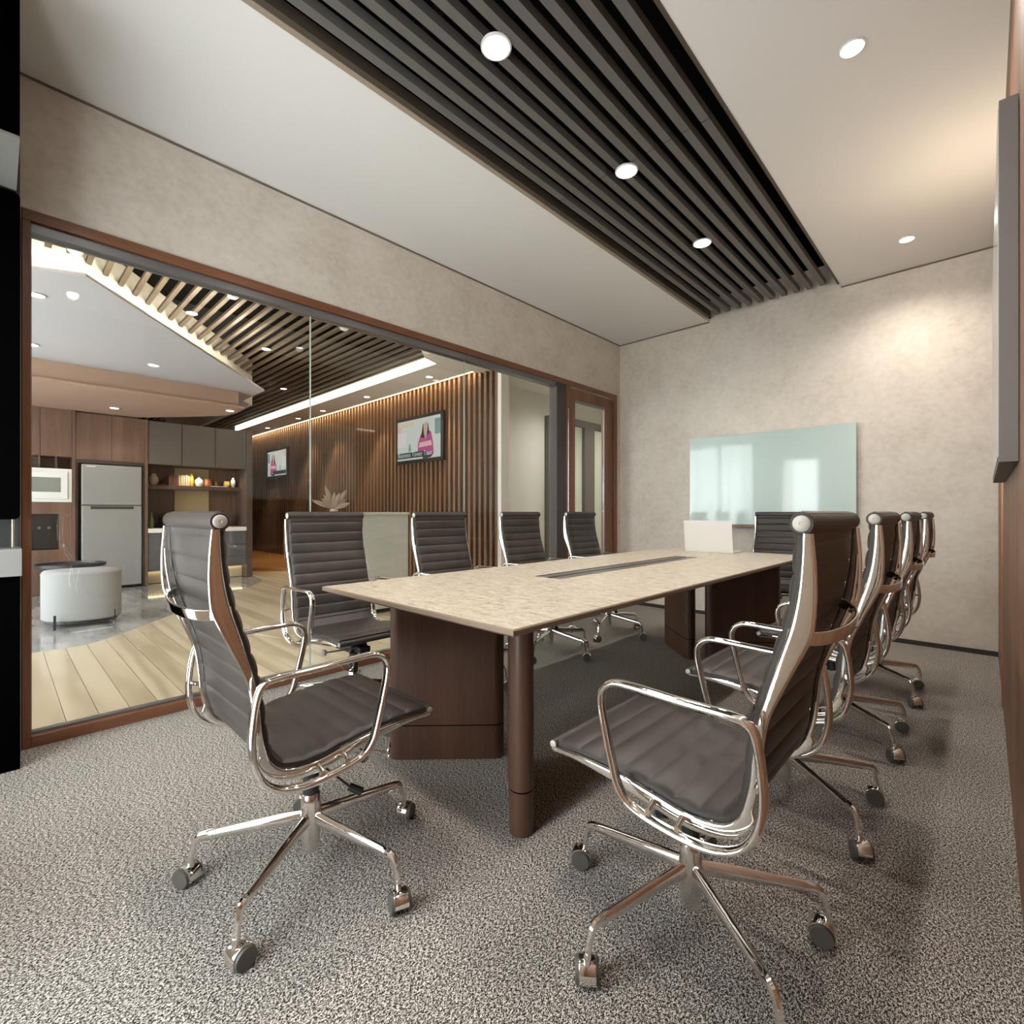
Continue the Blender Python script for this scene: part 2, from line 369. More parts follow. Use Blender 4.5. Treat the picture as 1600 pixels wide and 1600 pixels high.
# ------------------------------------------------------------------ glass partition (window_1) and door_1
win = struct('window_1', (XL, 0.08, 0))
FX0, FX1 = XL - 0.09, XL + 0.012
MB().box(FX0, FX1, 0.078, 4.955, 2.345, 2.395).build('top_rail', M['frame'], win, bevel=0.003)
MB().box(FX0, FX1, 0.078, 0.108, 0.0, 2.345).build('side_rail', M['framev'], win, bevel=0.003)
MB().box(FX0, FX1, 0.108, 3.90, 0.0, 0.05).build('bottom_rail', M['frame'], win, bevel=0.003)
m = MB(); m.box(XL - 0.075, XL - 0.005, 0.108, 3.85, 2.30, 2.345); m.build('head_channel', M['alu'], win, bevel=0.002)
m = MB(); m.box(XL - 0.06, XL - 0.02, 0.108, 3.85, 0.05, 0.06); m.build('sill_channel', M['alu'], win)
m = MB(); m.box(XL - 0.05, XL - 0.03, 0.108, 0.112, 0.06, 2.30); m.build('edge_channel', M['alu'], win)
GX = XL - 0.04
for a, b_ in ((0.112, 1.386), (1.392, 2.677), (2.683, 3.85)):
    MB().box(GX - 0.005, GX + 0.005, a, b_, 0.06, 2.30).build('pane', M['glass'], win)
for y in (1.389, 2.68):
    MB().box(GX - 0.005, GX + 0.005, y - 0.003, y + 0.003, 0.06, 2.30).build('pane_joint', M['joint'], win)
MB().box(FX0, FX1 - 0.005, 3.85, 4.00, 0.0, 2.345).build('end_post', M['post'], win, bevel=0.003)
m = MB(); m.cyl((FX1 + 0.006, 4.022, 0.02), (FX1 + 0.006, 4.022, 2.10), 0.006, n=10); m.cyl((FX1 - 0.012, 4.022, 2.06), (FX1 + 0.006, 4.022, 2.06), 0.008, n=10); m.cyl((FX1 - 0.012, 4.022, 0.2), (FX1 + 0.006, 4.022, 0.2), 0.008, n=10)
m.build('pull_bar', M['chrome'], win)
door = struct('door_1', (XL, 4.0, 0))
MB().box(FX0, FX1, 4.00, 4.068, 0.0, 2.345).build('door_jamb', M['framev'], door, bevel=0.003)
MB().box(FX0, FX1, 4.895, 4.955, 0.0, 2.345).build('door_jamb', M['framev'], door, bevel=0.003)
leaf = MB()
LX0, LX1 = XL - 0.05, XL - 0.005
leaf.box(LX0, LX1, 4.074, 4.165, 0.01, 2.325); leaf.box(LX0, LX1, 4.72, 4.89, 0.01, 2.325); leaf.box(LX0, LX1, 4.165, 4.72, 2.20, 2.325); leaf.box(LX0, LX1, 4.165, 4.72, 0.01, 0.16)
lf = leaf.build('door_leaf', M['framev'], door, bevel=0.002)
MB().box(XL - 0.032, XL - 0.024, 4.165, 4.72, 0.16, 2.20).build('pane', M['glass'], door)
m = MB(); m.box(LX1 - 0.01, LX1 + 0.002, 4.165, 4.72, 2.19, 2.215); m.box(LX1 - 0.01, LX1 + 0.002, 4.708, 4.72, 0.16, 2.19); m.build('glazing_bead', M['alu'], door)
m = MB(); m.cyl((LX1, 4.135, 1.0), (LX1 + 0.045, 4.135, 1.0), 0.009, n=10); m.cyl((LX1 + 0.04, 4.135, 1.0), (LX1 + 0.04, 4.235, 1.0), 0.009, n=10); m.build('door_handle', M['blackp'], door)

# ------------------------------------------------------------------ slatted ceiling feature
sf = thing('slatted_ceiling_panel', 'long charcoal slatted ceiling panel recessed above the meeting table', 'ceiling panel', (-1.46, 2.5, ZC))
MB().box(SX0, SX1, SY0, YB, ZC + 0.225, ZC + 0.25).build('backing', M['void'], sf)
m = MB(); m.box(SX0 + 0.001, SX0 + 0.012, SY0, YB, ZC + 0.03, ZC + 0.225); m.box(SX1 - 0.012, SX1 - 0.001, SY0, YB, ZC + 0.03, ZC + 0.225); m.box(SX0 + 0.012, SX1 - 0.012, SY0, SY0 + 0.012, ZC + 0.03, ZC + 0.225)
m.build('side_lining', M['void'], sf)
MB().box(SX0 - 0.001, SX0 + 0.028, SY0, 4.93, ZC - 0.006, ZC + 0.03).build('edge_trim', M['trimt'], sf)
MB().box(SX0 + 0.030, SX0 + 0.06, SY0, 4.90, ZC - 0.004, ZC + 0.05).build('edge_trim', M['trimb'], sf)
MB().box(SX1 - 0.012, SX1 + 0.004, SY0, 4.95, ZC - 0.004, ZC + 0.03).build('edge_trim', M['trimb'], sf)
for i in range(10):
    x = -1.892 + i * 0.0989
    for a, b_ in ((SY0 + 0.013, 2.428), (2.434, 4.90)):
        MB().box(x - 0.021, x + 0.021, a, b_, ZC, ZC + 0.045).build('slat', M['slat'], sf)
m = MB(); m.box(SX0 + 0.06, SX1 - 0.012, 1.2, 1.24, ZC + 0.046, ZC + 0.08); m.box(SX0 + 0.06, SX1 - 0.012, 3.9, 3.94, ZC + 0.046, ZC + 0.08); m.build('batten', M['void'], sf)

def downlight(name, loc, r, label, group, power, col, mat, spot=2.6, blend=0.9):
    t = thing(name, label, 'ceiling light', loc, group)
    x, y, z = loc
    MB().lathe([(r * 1.0, 0.0), (r * 1.14, -0.001), (r * 1.14, -0.007), (r * 1.0, -0.009), (r * 1.0, 0.0)], loc, 32).build('ring', M['ring'], t)
    MB().lathe([(r * 0.99, -0.002), (r * 0.99, -0.006), (0.0001, -0.0075)], loc, 32).build('diffuser', mat, t)
    if power:
        lamp('downlight_lamp', 'SPOT', (x, y, z - 0.02), power, col, spot_size=spot, spot_blend=blend, shadow_soft_size=r)
    return t
for k, (y, lab) in enumerate(((0.40, 'round downlight among the charcoal slats straight above the viewer'), (1.44, 'largest round white downlight glowing among the charcoal slats, above the near end of the table'), (2.476, 'middle of three round downlights set in the charcoal slats'), (3.516, 'round downlight among the charcoal slats, the one nearest the whiteboard wall'))):
    downlight('slat_downlight', (-1.47, y, ZC), 0.056, lab, 'downlights in the slatted ceiling', P_TABLE, NEUT, M['lightdisc'])
for k, (y, lab) in enumerate(((0.47, 'small recessed downlight in white ceiling above the near end of the wood wall'), (2.47, 'small recessed downlight in white ceiling midway along the wood wall'), (4.469, 'small recessed downlight in white ceiling near the back wall'))):
    downlight('recessed_downlight', (-0.40, y, ZC), 0.042, lab, 'downlights in the white ceiling', P_SIDE, NEUT, M['lightdisc'])

# ================================================================== TABLE
TZ = 0.74; TX0, TX1, TY0, TY1 = -1.995, -0.895, 0.94, 4.02
tb = thing('meeting_table', 'long meeting table with beige granite top on dark walnut panel legs', 'table', ((TX0 + TX1) / 2, (TY0 + TY1) / 2, 0))
GX0, GX1, GY0, GY1 = -1.575, -1.415, 1.80, 3.32
def table_top():
    m = MB(); zt, zm, zb = TZ, TZ - 0.016, TZ - 0.03
    def ring(x0, x1, y0, y1, z): return [(x0, y0, z), (x1, y0, z), (x1, y1, z), (x0, y1, z)]
    e = 0.004
    rings = [ring(GX0, GX1, GY0, GY1, zb), ring(GX0, GX1, GY0, GY1, zt), ring(TX0 + e, TX1 - e, TY0 + e, TY1 - e, zt), ring(TX0, TX1, TY0, TY1, zt - e), ring(TX0, TX1, TY0, TY1, zm), ring(TX0 + 0.03, TX1 - 0.03, TY0 + 0.03, TY1 - 0.03, zb)]
    vs = sum(rings, []); fs = []; mi = []
    n = len(rings)
    for k in range(n):
        a, b_ = k * 4, ((k + 1) % n) * 4
        fs += [(a + i, a + (i + 1) % 4, b_ + (i + 1) % 4, b_ + i) for i in range(4)]
    m.add(vs, fs); return m
tt = table_top().build('table_top', [M['stone'], M['stone_edge']], tb)
for p in tt.data.polygons:
    c_ = p.center
    if p.normal.z < 0.9: p.material_index = 1
m = MB(); m.box(GX0, GX1, GY0, GY1, TZ - 0.06, TZ - 0.056); m.box(GX0, GX0 + 0.004, GY0, GY1, TZ - 0.056, TZ - 0.001); m.box(GX1 - 0.004, GX1, GY0, GY1, TZ - 0.056, TZ - 0.001)
m.box(GX0, GX1, GY0, GY0 + 0.004, TZ - 0.056, TZ - 0.001); m.box(GX0, GX1, GY1 - 0.004, GY1, TZ - 0.056, TZ - 0.001)
m.build('cable_trough', M['post'], tb)
for a, b_, mt in ((GX0 + 0.005, GX0 + 0.068, 'upg'), (GX0 + 0.084, GX1 - 0.005, 'post')):
    MB().box(a, b_, GY0 + 0.005, GY1 - 0.005, TZ - 0.006, TZ - 0.002).build('trough_flap', plain('flap_' + mt, (0.13, 0.12, 0.115), 0.4, 0.4), tb)
def stadium(p0, p1, r, n=8):
    p0, p1 = Vector(p0), Vector(p1); d = (p1 - p0).normalized(); a0 = math.atan2(d.y, d.x); out = []
    e = d * 0.004; q = Vector((-d.y, d.x)) * r
    for i in range(n + 1):
        t = a0 - PI / 2 + PI * i / n; out.append((p1.x + r * math.cos(t), p1.y + r * math.sin(t)))
    out += [tuple(p1 + q - e), tuple(p0 + q + e)]
    for i in range(n + 1):
        t = a0 + PI / 2 + PI * i / n; out.append((p0.x + r * math.cos(t), p0.y + r * math.sin(t)))
    out += [tuple(p0 - q + e), tuple(p1 - q - e)]
    return out
for p0, p1 in (((-1.825, 1.205), (-1.535, 1.495)), ((-1.103, 1.198), (-1.39, 1.485)), ((-1.83, 3.745), (-1.535, 3.45)), ((-1.07, 3.775), (-1.385, 3.46))):
    pn = MB().prism(stadium(p0, p1, 0.040), 0.146, TZ - 0.031, True).build('pedestal_panel', M['ped'], tb)
    MB().prism(stadium(p0, p1, 0.0385), 0.1405, 0.1475, True).build('joint_band', M['black'], pn)
    MB().prism(stadium(p0, p1, 0.040), 0.0, 0.141, True).build('plinth', M['ped'], pn)
# laptop
lp = thing('laptop', 'open white laptop standing at the far end of the granite table', 'laptop', (-1.54, 3.88, TZ))
MB().box(-1.722, -1.352, 3.79, 4.0, TZ, TZ + 0.012).build('keyboard_base', M['laptop'], lp, bevel=0.003)
MB().box(-1.70, -1.374, 3.83, 3.93, TZ + 0.0125, TZ + 0.0145).build('keys', M['keys'], lp)
MB().prism([(3.788, TZ + 0.010), (3.794, TZ + 0.010), (3.764, TZ + 0.245), (3.758, TZ + 0.245)], -1.722, -1.352, axis='x').build('lid', M['laptop'], lp, bevel=0.002)
MB().prism([(3.7945, TZ + 0.018), (3.7955, TZ + 0.018), (3.7665, TZ + 0.237), (3.7655, TZ + 0.237)], -1.712, -1.362, axis='x').build('screen', M['black'], lp)

# ================================================================== CHAIRS
def rail_path():
    pts = [(-.306, 1.012), (-.303, .95), (-.296, .89), (-.283, .83), (-.257, .745), (-.232, .655), (-.223, .59), (-.217, .53), (-.203, .475), (-.180, .443), (-.145, .427), (-.08, .423), (.0, .436), (.09, .447), (.18, .45), (.262, .447)]
    return [(p.x, p.z) for p in smooth_path([(a, 0, b_) for a, b_ in pts], 4)]
RP = rail_path()
PP = [(-.313, 1.047), (-.3105, 1.038), (-.308, 1.026)] + RP[1:]
def resample(path, step):
    out = [Vector((path[0][0], path[0][1]))]; acc = 0
    for a, b_ in zip(path[:-1], path[1:]):
        a, b_ = Vector(a), Vector(b_); L_ = (b_ - a).length
        if L_ < 1e-9: continue
        d = step - acc
        while d <= L_:
            out.append(a + (b_ - a) * d / L_); d += step
        acc = (acc + L_) % step
    return out
def pad_mesh(pts, pitch, s0=0.0):
    """ribbed leather pad following pts (2-D x,z), lying on the sitter's side of the rail"""
    m = MB(); n = len(pts); ys = [-.213, -.209, -.198, -.12, 0, .12, .198, .209, .213]
    step = (pts[1] - pts[0]).length
    fv, bv = [], []
    for i, p in enumerate(pts):
        t = (pts[min(i + 1, n - 1)] - pts[max(i - 1, 0)]).normalized(); nn = Vector((-t.y, t.x))
        s_ = (s0 + i * step) / pitch; rib = abs(math.sin(PI * s_)) ** 0.45
        rf, rb = [], []
        for y in ys:
            e = min(1.0, (0.2135 - abs(y)) / 0.014) ** 0.5
            h = 0.012 + (0.006 + 0.0055 * rib) * e; g = 0.004 - (0.001 + 0.0045 * rib) * e
            q = p + nn * h; rf.append((q.x, y, q.y)); q = p + nn * g; rb.append((q.x, y, q.y))
        fv += rf; bv += rb
    k = len(ys); N_ = len(fv); fs = []
    for i in range(n - 1):
        for j in range(k - 1):
            a = i * k + j; fs.append((a, a + 1, a + k + 1, a + k)); fs.append((N_ + a, N_ + a + k, N_ + a + k + 1, N_ + a + 1))
        a = i * k; fs.append((a, a + k, N_ + a + k, N_ + a)); a = i * k + k - 1; fs.append((a, N_ + a, N_ + a + k, a + k))
    for i in (0, n - 1):
        for j in range(k - 1): a = i * k + j; fs.append((a, a + 1, N_ + a + 1, N_ + a))
    m.add(fv + bv, fs, True); return m
def make_chair():
    ch = thing('office_chair', 'x', 'chair', (0, 0, 0), 'leather office chairs around the table')
    L_, CH = M['leather'], M['chrome']
    rs = resample(PP, 0.0056)
    cut = min(range(len(rs)), key=lambda i: (rs[i] - Vector((-.205, .482))).length)
    pad_mesh(rs[0:cut + 1], 0.056).build('backrest', L_, ch)
    pad_mesh(rs[cut:-1], 0.060, 0.0).build('seat', L_, ch)
    # head roll and front roll with metal ends
    m = MB().cyl((-.300, -.218, 1.029), (-.300, .218, 1.029), 0.0205, n=28); hr = m.build('head_roll', L_, ch, bevel=0.0015)
    for s in (-1, 1): MB().lathe([(0.0001, 0.0012), (0.003, 0.0012), (0.0036, 0.002), (0.0128, 0.002), (0.0148, 0.0004), (0.0148, -0.004)], (0, 0, 0), 24).build('end_cap', M['capm'], hr)
    for c, s in zip(hr.children, (-1, 1)):
        c.location = (-.300, s * .2185, 1.029); c.rotation_euler = (-s * PI / 2, 0, 0)
    m = MB().cyl((.268, -.216, .452), (.268, .216, .452), 0.0125, n=20); fr = m.build('front_roll', L_, ch, bevel=0.002)
    for s in (-1, 1): MB().lathe([(0.0001, 0.002), (0.004, 0.003), (0.006, 0.003), (0.0092, 0.0015), (0.0092, -0.004)], (0, 0, 0), 20).build('end_cap', M['capm'], fr)
    for c, s in zip(fr.children, (-1, 1)):
        c.location = (.268, s * .2165, .452); c.rotation_euler = (-s * PI / 2, 0, 0)
    # side rails: cast section, deep behind the back, slim at the seat
    for s in (-1, 1):
        path = [(p[0], s * .2205, p[1]) for p in RP]; n = len(path); scs = []
        for i, p in enumerate(path):
            z = p[2]
            if p[0] < -.2 and z > .48: d = 1.0 + 1.3 * max(0, 1 - abs(z - .84) / .17)
            else: d = 1.65 if p[0] < .02 else max(.7, 1.65 - (p[0] - .02) * 5)
            scs.append((1.0, d))
        sec = rrect(.006, .0085, .0035)
        m = MB()
        # keep the sitter-side face on the path: shift section to the outside
        sec = [(a, b_ ) for a, b_ in sec]
        pth = []
        for i, p in enumerate(path):
            a, b_ = Vector(path[max(i - 1, 0)]), Vector(path[min(i + 1, n - 1)]); t = (b_ - a).normalized()
            nn = Vector((-t.z, 0, t.x)); pth.append(Vector(p) - nn * (.0085 * scs[i][1] - .004))
        m.sweep(pth, sec, (0, 1, 0), scales=scs)
        # inner flange of the back part
        fl = [Vector(q) for q in pth if q.z > .56 and q.z < .96 and q.x < -.2]
        m.sweep([q + Vector((-.004, -s * .008, 0)) for q in fl], rrect(.011, .0028, .002), (0, 1, 0), scales=[(max(.15, 1 - abs(q.z - .84) / .2), 1) for q in fl])
        m.build('side_rail', CH, ch)
    # armrests: closed loops of flattened tube
    for s in (-1, 1):
        loop = [(-.236, .640), (-.222, .662), (-.19, .668), (-.09, .669), (.03, .673), (.066, .668), (.088, .650), (.094, .622), (.086, .575), (.062, .480), (.050, .446), (.028, .420), (-.01, .406), (-.07, .398), (-.13, .397), (-.18, .408), (-.218, .434), (-.240, .474), (-.249, .53), (-.245, .59)]
        P_ = smooth_path([(a, s * .258, b_) for a, b_ in loop], 4, True)
        m = MB().sweep(P_, ellipse(.0135, .0085, 14), (0, 1, 0), closed=True)
        for (x, z) in ((-.238, .545), (-.085, .410), (-.02, .418)):
            m.cyl((x + .004, s * .222, z + .006), (x, s * .258, z), .0065, n=12)
        m.build('armrest', CH, ch)
    # back strap (flat bowed handle) and seat spreaders
    arc = [Vector((-.276 - .062 * math.cos(PI / 2 * u) ** 0.8 if abs(u) < 1 else -.276, .217 * math.sin(PI / 2 * u), .828 - .014 * (1 - u * u))) for u in [-1 + i / 14 for i in range(29)]]
    m = MB().sweep(arc, rrect(.0125, .0035, .003), (0, 0, 1)); m.build('back_strap', CH, ch)
    for x, z in ((-.10, .412), (.03, .428)):
        ar = [Vector((x, .218 * u, z - .045 * (1 - abs(u) ** 3))) for u in [-1 + i / 12 for i in range(25)]]
        MB().sweep(ar, rrect(.016, .005, .004), (1, 0, 0)).build('seat_spreader', CH, ch)
    m = MB(); m.box(-.12, .06, -.045, .045, .335, .385); m.box(-.05, .12, -.03, .03, .345, .375); m.build('tilt_housing', M['blackp'], ch, bevel=0.006)
    MB().cyl((0, 0, .2), (0, 0, .345), .0225, n=24).build('gas_column', M['blackp'], ch)
    hub = MB().lathe([(.022, .062), (.0235, .066), (.0255, .10), (.0285, .16), (.0275, .20), (.0255, .225), (.0235, .228)], (0, 0, 0), 28).build('base_hub', CH, ch)
    # tension ring, knob, lever
    m = MB().cyl((.05, -.04, .355), (.175, -.125, .325), .0035, n=8)
    c0, ax = Vector((.180, -.128, .324)), Vector((.83, -.5, -.2)).normalized(); u_ = ax.orthogonal().normalized(); v_ = ax.cross(u_)
    m.sweep([c0 + (u_ * math.cos(2 * PI * i / 24) + v_ * math.sin(2 * PI * i / 24)) * .027 for i in range(24)], ellipse(.0022, .0022, 8), ax, closed=True)
    m.cyl(c0 - v_ * .027, c0 + v_ * .027, .0025, n=8)
    m.build('tension_ring', CH, ch)
    MB().cyl((.062, -.03, .362), (.062, -.185, .372), .004, n=8).cyl((.062, -.180, .372), (.062, -.192, .373), .0145, n=20).build('side_knob', M['greyknob'], ch)
    m = MB().cyl((.02, 0, .31), (.095, -.055, .225), .0035, n=8); m.cyl((.092, -.052, .228), (.122, -.074, .207), .011, .013, n=10); m.build('height_lever', M['blackp'], ch)
    # five legs with casters
    yaw = (0.5, -0.9, 2.1, 0.2, -1.9)
    for k in range(5):
        a = 2 * PI * k / 5; R_ = Matrix.Rotation(a, 4, 'Z')
        prof = smooth_path([(.018, 0, .160), (.10, 0, .153), (.20, 0, .143), (.270, 0, .136), (.298, 0, .131), (.310, 0, .115), (.317, 0, .090), (.321, 0, .066)], 4)
        nn = len(prof); scs = []
        for i in range(nn):
            u = i / (nn - 1); scs.append((1.15 - .35 * u if u < .85 else .85 + .5 * (u - .85), 1.75 - 1.05 * min(1, u / .75)))
        m = MB().sweep(prof, [(0.009, -.006), (.010, 0.0), (.007, .008), (0, .0115), (-.007, .008), (-.010, 0.0), (-.009, -.006), (-.005, -.011), (.005, -.011)], (0, 1, 0), scales=scs)
        m.v = [tuple(R_ @ Vector(v)) for v in m.v]
        leg = m.build('leg', CH, ch)
        c = R_ @ Vector((.321, 0, 0)); ya = yaw[k]; d = Vector((math.cos(ya), math.sin(ya), 0)); sd = Vector((-d.y, d.x, 0))
        wc = c + d * .012 + Vector((0, 0, .0265))
        m = MB(); 
        hood = []
        for i in range(13):
            t = -0.35 + (PI * 1.12) * i / 12; hood.append(wc + d * (.0285 * -math.cos(t)) + Vector((0, 0, .0285 * math.sin(t))))
        m.sweep(hood, rrect(.0188, .0022, .0015, 2), sd); m.cyl(c + Vector((0, 0, .048)), c + Vector((0, 0, .075)), .0085, n=14)
        m.build('caster_hood', CH, leg)
        for s in (-1, 1):
            MB().cyl(wc + sd * s * .019, wc + sd * s * .0262, .0265, .025, n=24).build('caster_wheel', M['wheel'], leg)
    return ch
chair = make_chair()
CHAIRS = [
    ((-.536, 1.21), PI, 'brown leather high-back chair by the wood wall, nearest the viewer, seat turned to the table'),
    ((-.536, 2.01), PI, 'second leather chair from the viewer in the row along the wood wall'),
    ((-.536, 2.81), PI, 'third leather chair from the viewer in the row along the wood wall'),
    ((-.536, 3.61), PI, 'leather chair along the wood wall closest to the back wall'),
    ((-1.43, .640), PI / 2, 'leather chair at the near head of the table, its back to the viewer'),
    ((-2.36, 1.28), 0, 'leather chair on the glass side of the table nearest the viewer, armrest showing'),
    ((-2.36, 2.08), 0, 'leather chair on the glass side, in front of the slat wall with the screen'),
    ((-2.36, 2.88), 0, 'leather chair on the glass side, in front of the sage corridor wall'),
    ((-2.36, 3.68), 0, 'leather chair on the glass side, in front of the wooden glazed door'),
    ((-1.25, 4.36), -PI / 2, 'leather chair at the far head of the table below the mint board'),
]
for i, (xy, rz, lab) in enumerate(CHAIRS):
    c = chair if i == 0 else copy_tree(chair)
    c.location = (xy[0], xy[1], 0); c.rotation_euler = (0, 0, rz); c['label'] = lab

# ================================================================== other room things
wb = thing('glass_board', 'mint green glass writing board standing off the beige back wall', 'whiteboard', (-1.495, 5.0, 0.93))
MB().box(-2.213, -0.777, 4.975, 4.987, 0.93, 1.803).build('glass_panel', M['wb'], wb, bevel=0.002)
for x in (-2.1, -0.89):
    for z in (1.02, 1.71): MB().cyl((x, 4.987, z), (x, 5.030, z), 0.012, n=14).build('standoff', M['alu'], wb)
MB().box(-1.80, -1.55, 4.93, 4.975, 0.905, 0.93).build('pen_tray', M['frame'], wb)

dp = thing('wall_display', 'thick grey wall display on the wood wall, seen edge on', 'display', (0.05, 2.72, 1.72))
MB().box(0.0285, 0.069, 2.0, 3.43, 1.194, 2.236).build('casing', M['disp'], dp, bevel=0.001)
MB().box(0.0265, 0.0285, 2.015, 3.415, 1.21, 2.22).build('screen', M['dispf'], dp)
m = MB().box(0.050, 0.069, 3.46, 3.735, 2.19, 2.215); tl = m.build('uplight_strip', M['upl'], kind='thing')
tag(tl, 'short warm uplight strip on the wood wall beyond the display', 'wall light')
lamp('uplight_lamp', 'AREA', (0.045, 3.6, 2.24), 5.0, WARM, (PI, 0, 0), shape='RECTANGLE', size=0.03, size_y=0.25)

# black storage unit hard against the left wall beside the viewer
cb = thing('black_storage_unit', 'tall black storage unit against the left wall with grey open niches', 'cabinet', (-2.95, -0.14, 0))
cx0, cx1, cy0, cy1 = XL + 0.002, -2.86, -0.34, 0.069
MB().box(cx0, cx0 + 0.02, cy0, cy1 + 0.004, 0, ZC - 0.002).build('back_panel', M['dgrey'], cb)
MB().box(cx0 + 0.02, -2.45, cy0, 0.0585, 2.370, ZC - 0.003).build('top_box', M['black'], cb)
MB().box(cx0 + 0.02, -2.45, cy0, 0.0585, 2.362, 2.370).build('underside_panel', M['lgrey'], cb)
MB().box(cx0 + 0.02, cx0 + 0.05, cy0, cy1, 2.351, 2.361).build('niche_back', M['lgrey'], cb)
d_ = MB().prism(rrect((cy1 - cy0) / 2, 0.665, 0.02, 4), cx0 + 0.02, cx1 + 0.01, axis='x')
d_.v = [(x, y + (cy0 + cy1) / 2, z + 1.685) for x, y, z in d_.v]
d_.build('door', M['black'], cb)
MB().box(cx0 + 0.02, cx0 + 0.04, cy0, cy1, 0.90, 1.02).build('niche_back', M['dgrey'], cb)
MB().cyl((cx0 + 0.07, 0.05, 0.90), (cx0 + 0.07, 0.05, 1.02), 0.006, n=10).build('rod', M['brass'], cb)
MB().box(cx0 + 0.02, cx1 + 0.03, cy0, cy1 + 0.004, 0.79, 0.90).build('shelf_box', M['lgrey'], cb)
MB().box(cx0 + 0.02, cx1 + 0.01, cy0, cy1, 0.0, 0.79).build('base_door', M['black'], cb)

# ================================================================== LOBBY beyond the glass
LXO = XL - 0.1            # lobby face of the partition wall
LZ = 2.97                 # white ceiling
# --- floor: marble tiles, oak planks on top
fl = struct('floor_lobby')
MB().box(-14.6, XL - 0.05, -2.2, 9.2, -0.06, -0.008).build('floor_base', M['groove'], fl)
for i in range(10):
    for j in range(6):
        a, b_ = -14.6 + i * 1.15, -2.2 + j * 1.15
        MB().box(a + .0015, a + 1.1485, b_ + .0015, b_ + 1.1485, -0.008, 0.0).build('tile', M['marble'], fl)
curve = [(-5.10, -2.2), (-5.10, .28), (-5.09, .42), (-5.13, .54), (-5.28, .69), (-5.5, .867), (-5.82, 1.11), (-6.1, 1.36), (-7.44, 2.47), (-7.98, 2.86), (-8.3, 2.90)]
def curve_x(y):
    for (xa, ya), (xb, yb) in zip(curve[:-1], curve[1:]):
        if ya <= y <= yb: return xa + (xb - xa) * (y - ya) / (yb - ya)
    return -14.5
pitch = 0.126; y = 0.243 - 20 * pitch + 0.003 + 0.4
y = 0.243 - 6 * pitch
while y < 9.0:
    a, b_ = y + .0018, y + pitch - .0018
    ends = [(curve_x(a), a), (curve_x(b_), b_)]
    if y > 4.62: ends = [(-5.2, a), (-5.2, b_)]
    MB().prism([ends[0], (XL - 0.06, a), (XL - 0.06, b_), ends[1]], 0.0, 0.006).build('plank', M['oak'], fl)
    y += pitch
# --- ceiling
m = MB().box(-14.6, LXO, -2.2, 9.2, 3.26, 3.32); cl = m.build('ceiling_lobby', M['void'], kind='structure')
m = MB(); m.prism([(-4.74, -2.2), (LXO, -2.2), (LXO, 9.2), (-5.06, 9.2), (-5.06, 3.95), (-5.14, 3.95), (-5.06, 3.72), (-4.74, 3.39)], LZ, 3.26); m.box(-14.6, -5.06, 3.95, 4.50, LZ, 3.26); m.box(-5.25, -5.06, 4.75, 9.2, LZ, 3.26)
sof = m.build('ceiling_lobby_soffit', M['lwhite'], kind='structure')
FAS = [(-5.12, -2.2), (-5.12, .42), (-7.79, 2.61), (-13.0, 2.61)]
def fas_x(y): return -5.12 if y < .42 else -5.12 - (y - .42) * (7.79 - 5.12) / (2.61 - .42)
sl = thing('lobby_slat_ceiling', 'brown timber slat ceiling over the lobby behind the glass', 'ceiling panel', (-7.0, 1.8, 3.05))
k = 0; y = 0.272 - 0.123 * 4
while y < 3.86:
    x1 = -4.76 if y < 3.39 else -4.76 - (y - 3.39) * .97 - .02
    x0 = fas_x(y) if y < 2.58 else -13.0
    MB().box(x0, x1, y - .0195, y + .0195, 3.05, 3.08).build('slat', M['lslat'], sl)
    if 1.5 < y < 2.58: MB().box(-13.0, -8.75, y - .0195, y + .0195, 3.05, 3.08).build('slat', M['lslat'], sl)
    y += 0.123
fas = MB()
for (xa, ya), (xb, yb) in zip(FAS[:-1], FAS[1:]):
    d = Vector((xb - xa, yb - ya)).normalized(); nn = Vector((-d.y, d.x))
    q = [(xa, ya), (xb, yb), (xb + nn.x * .03, yb + nn.y * .03), (xa + nn.x * .03, ya + nn.y * .03)]
    fas.prism(q, 2.62, 3.26)
fas.build('trim_2', M['lwhite'], kind='structure')
CLOUD = [(-5.0, -2.2), (-4.39, .154), (-4.27, .41), (-6.67, 2.38), (-9.0, 2.38), (-9.0, -2.2)]
cpn = MB().prism(CLOUD, 2.60, 2.62).build('ceiling_lobby_panel', M['cloud'], kind='structure')
def strip(name, pts, z, mat, w_=0.02, h=0.014, parent=None):
    m = MB()
    for (xa, ya), (xb, yb) in zip(pts[:-1], pts[1:]):
        d = Vector((xb - xa, yb - ya)).normalized(); nn = Vector((-d.y, d.x)) * w_
        m.prism([(xa, ya), (xb, yb), (xb + nn.x, yb + nn.y), (xa + nn.x, ya + nn.y)], z, z + h)
    return m.build(name, mat, parent)
strip('led_glow_strip', [(-5.07, -2.2), (-4.47, .16), (-4.36, .44), (-6.70, 2.33)], 2.621, M['cove'], parent=cpn)
strip('led_glow_strip', [(-12.9, 3.949), (-5.14, 3.949)], 2.976, M['cove2'], -0.008, 0.15, parent=sof)  # glowing plate over the soffit face, imitating cove light falling on it
strip('led_glow_strip', [(-13.9, 4.505), (-4.68, 4.505)], 2.985, M['strip2'], 0.06, parent=sof)
BAND = [(-6.85, -2.2), (-6.9, 2.22), (-7.3, 2.24), (-7.65, 2.14), (-8.1, 1.82), (-8.6, 1.40), (-9.2, 1.35), (-9.2, -2.2)]
MB().prism(BAND, 2.38, 2.41).build('ceiling_lobby_bulkhead', M['band'], kind='structure')
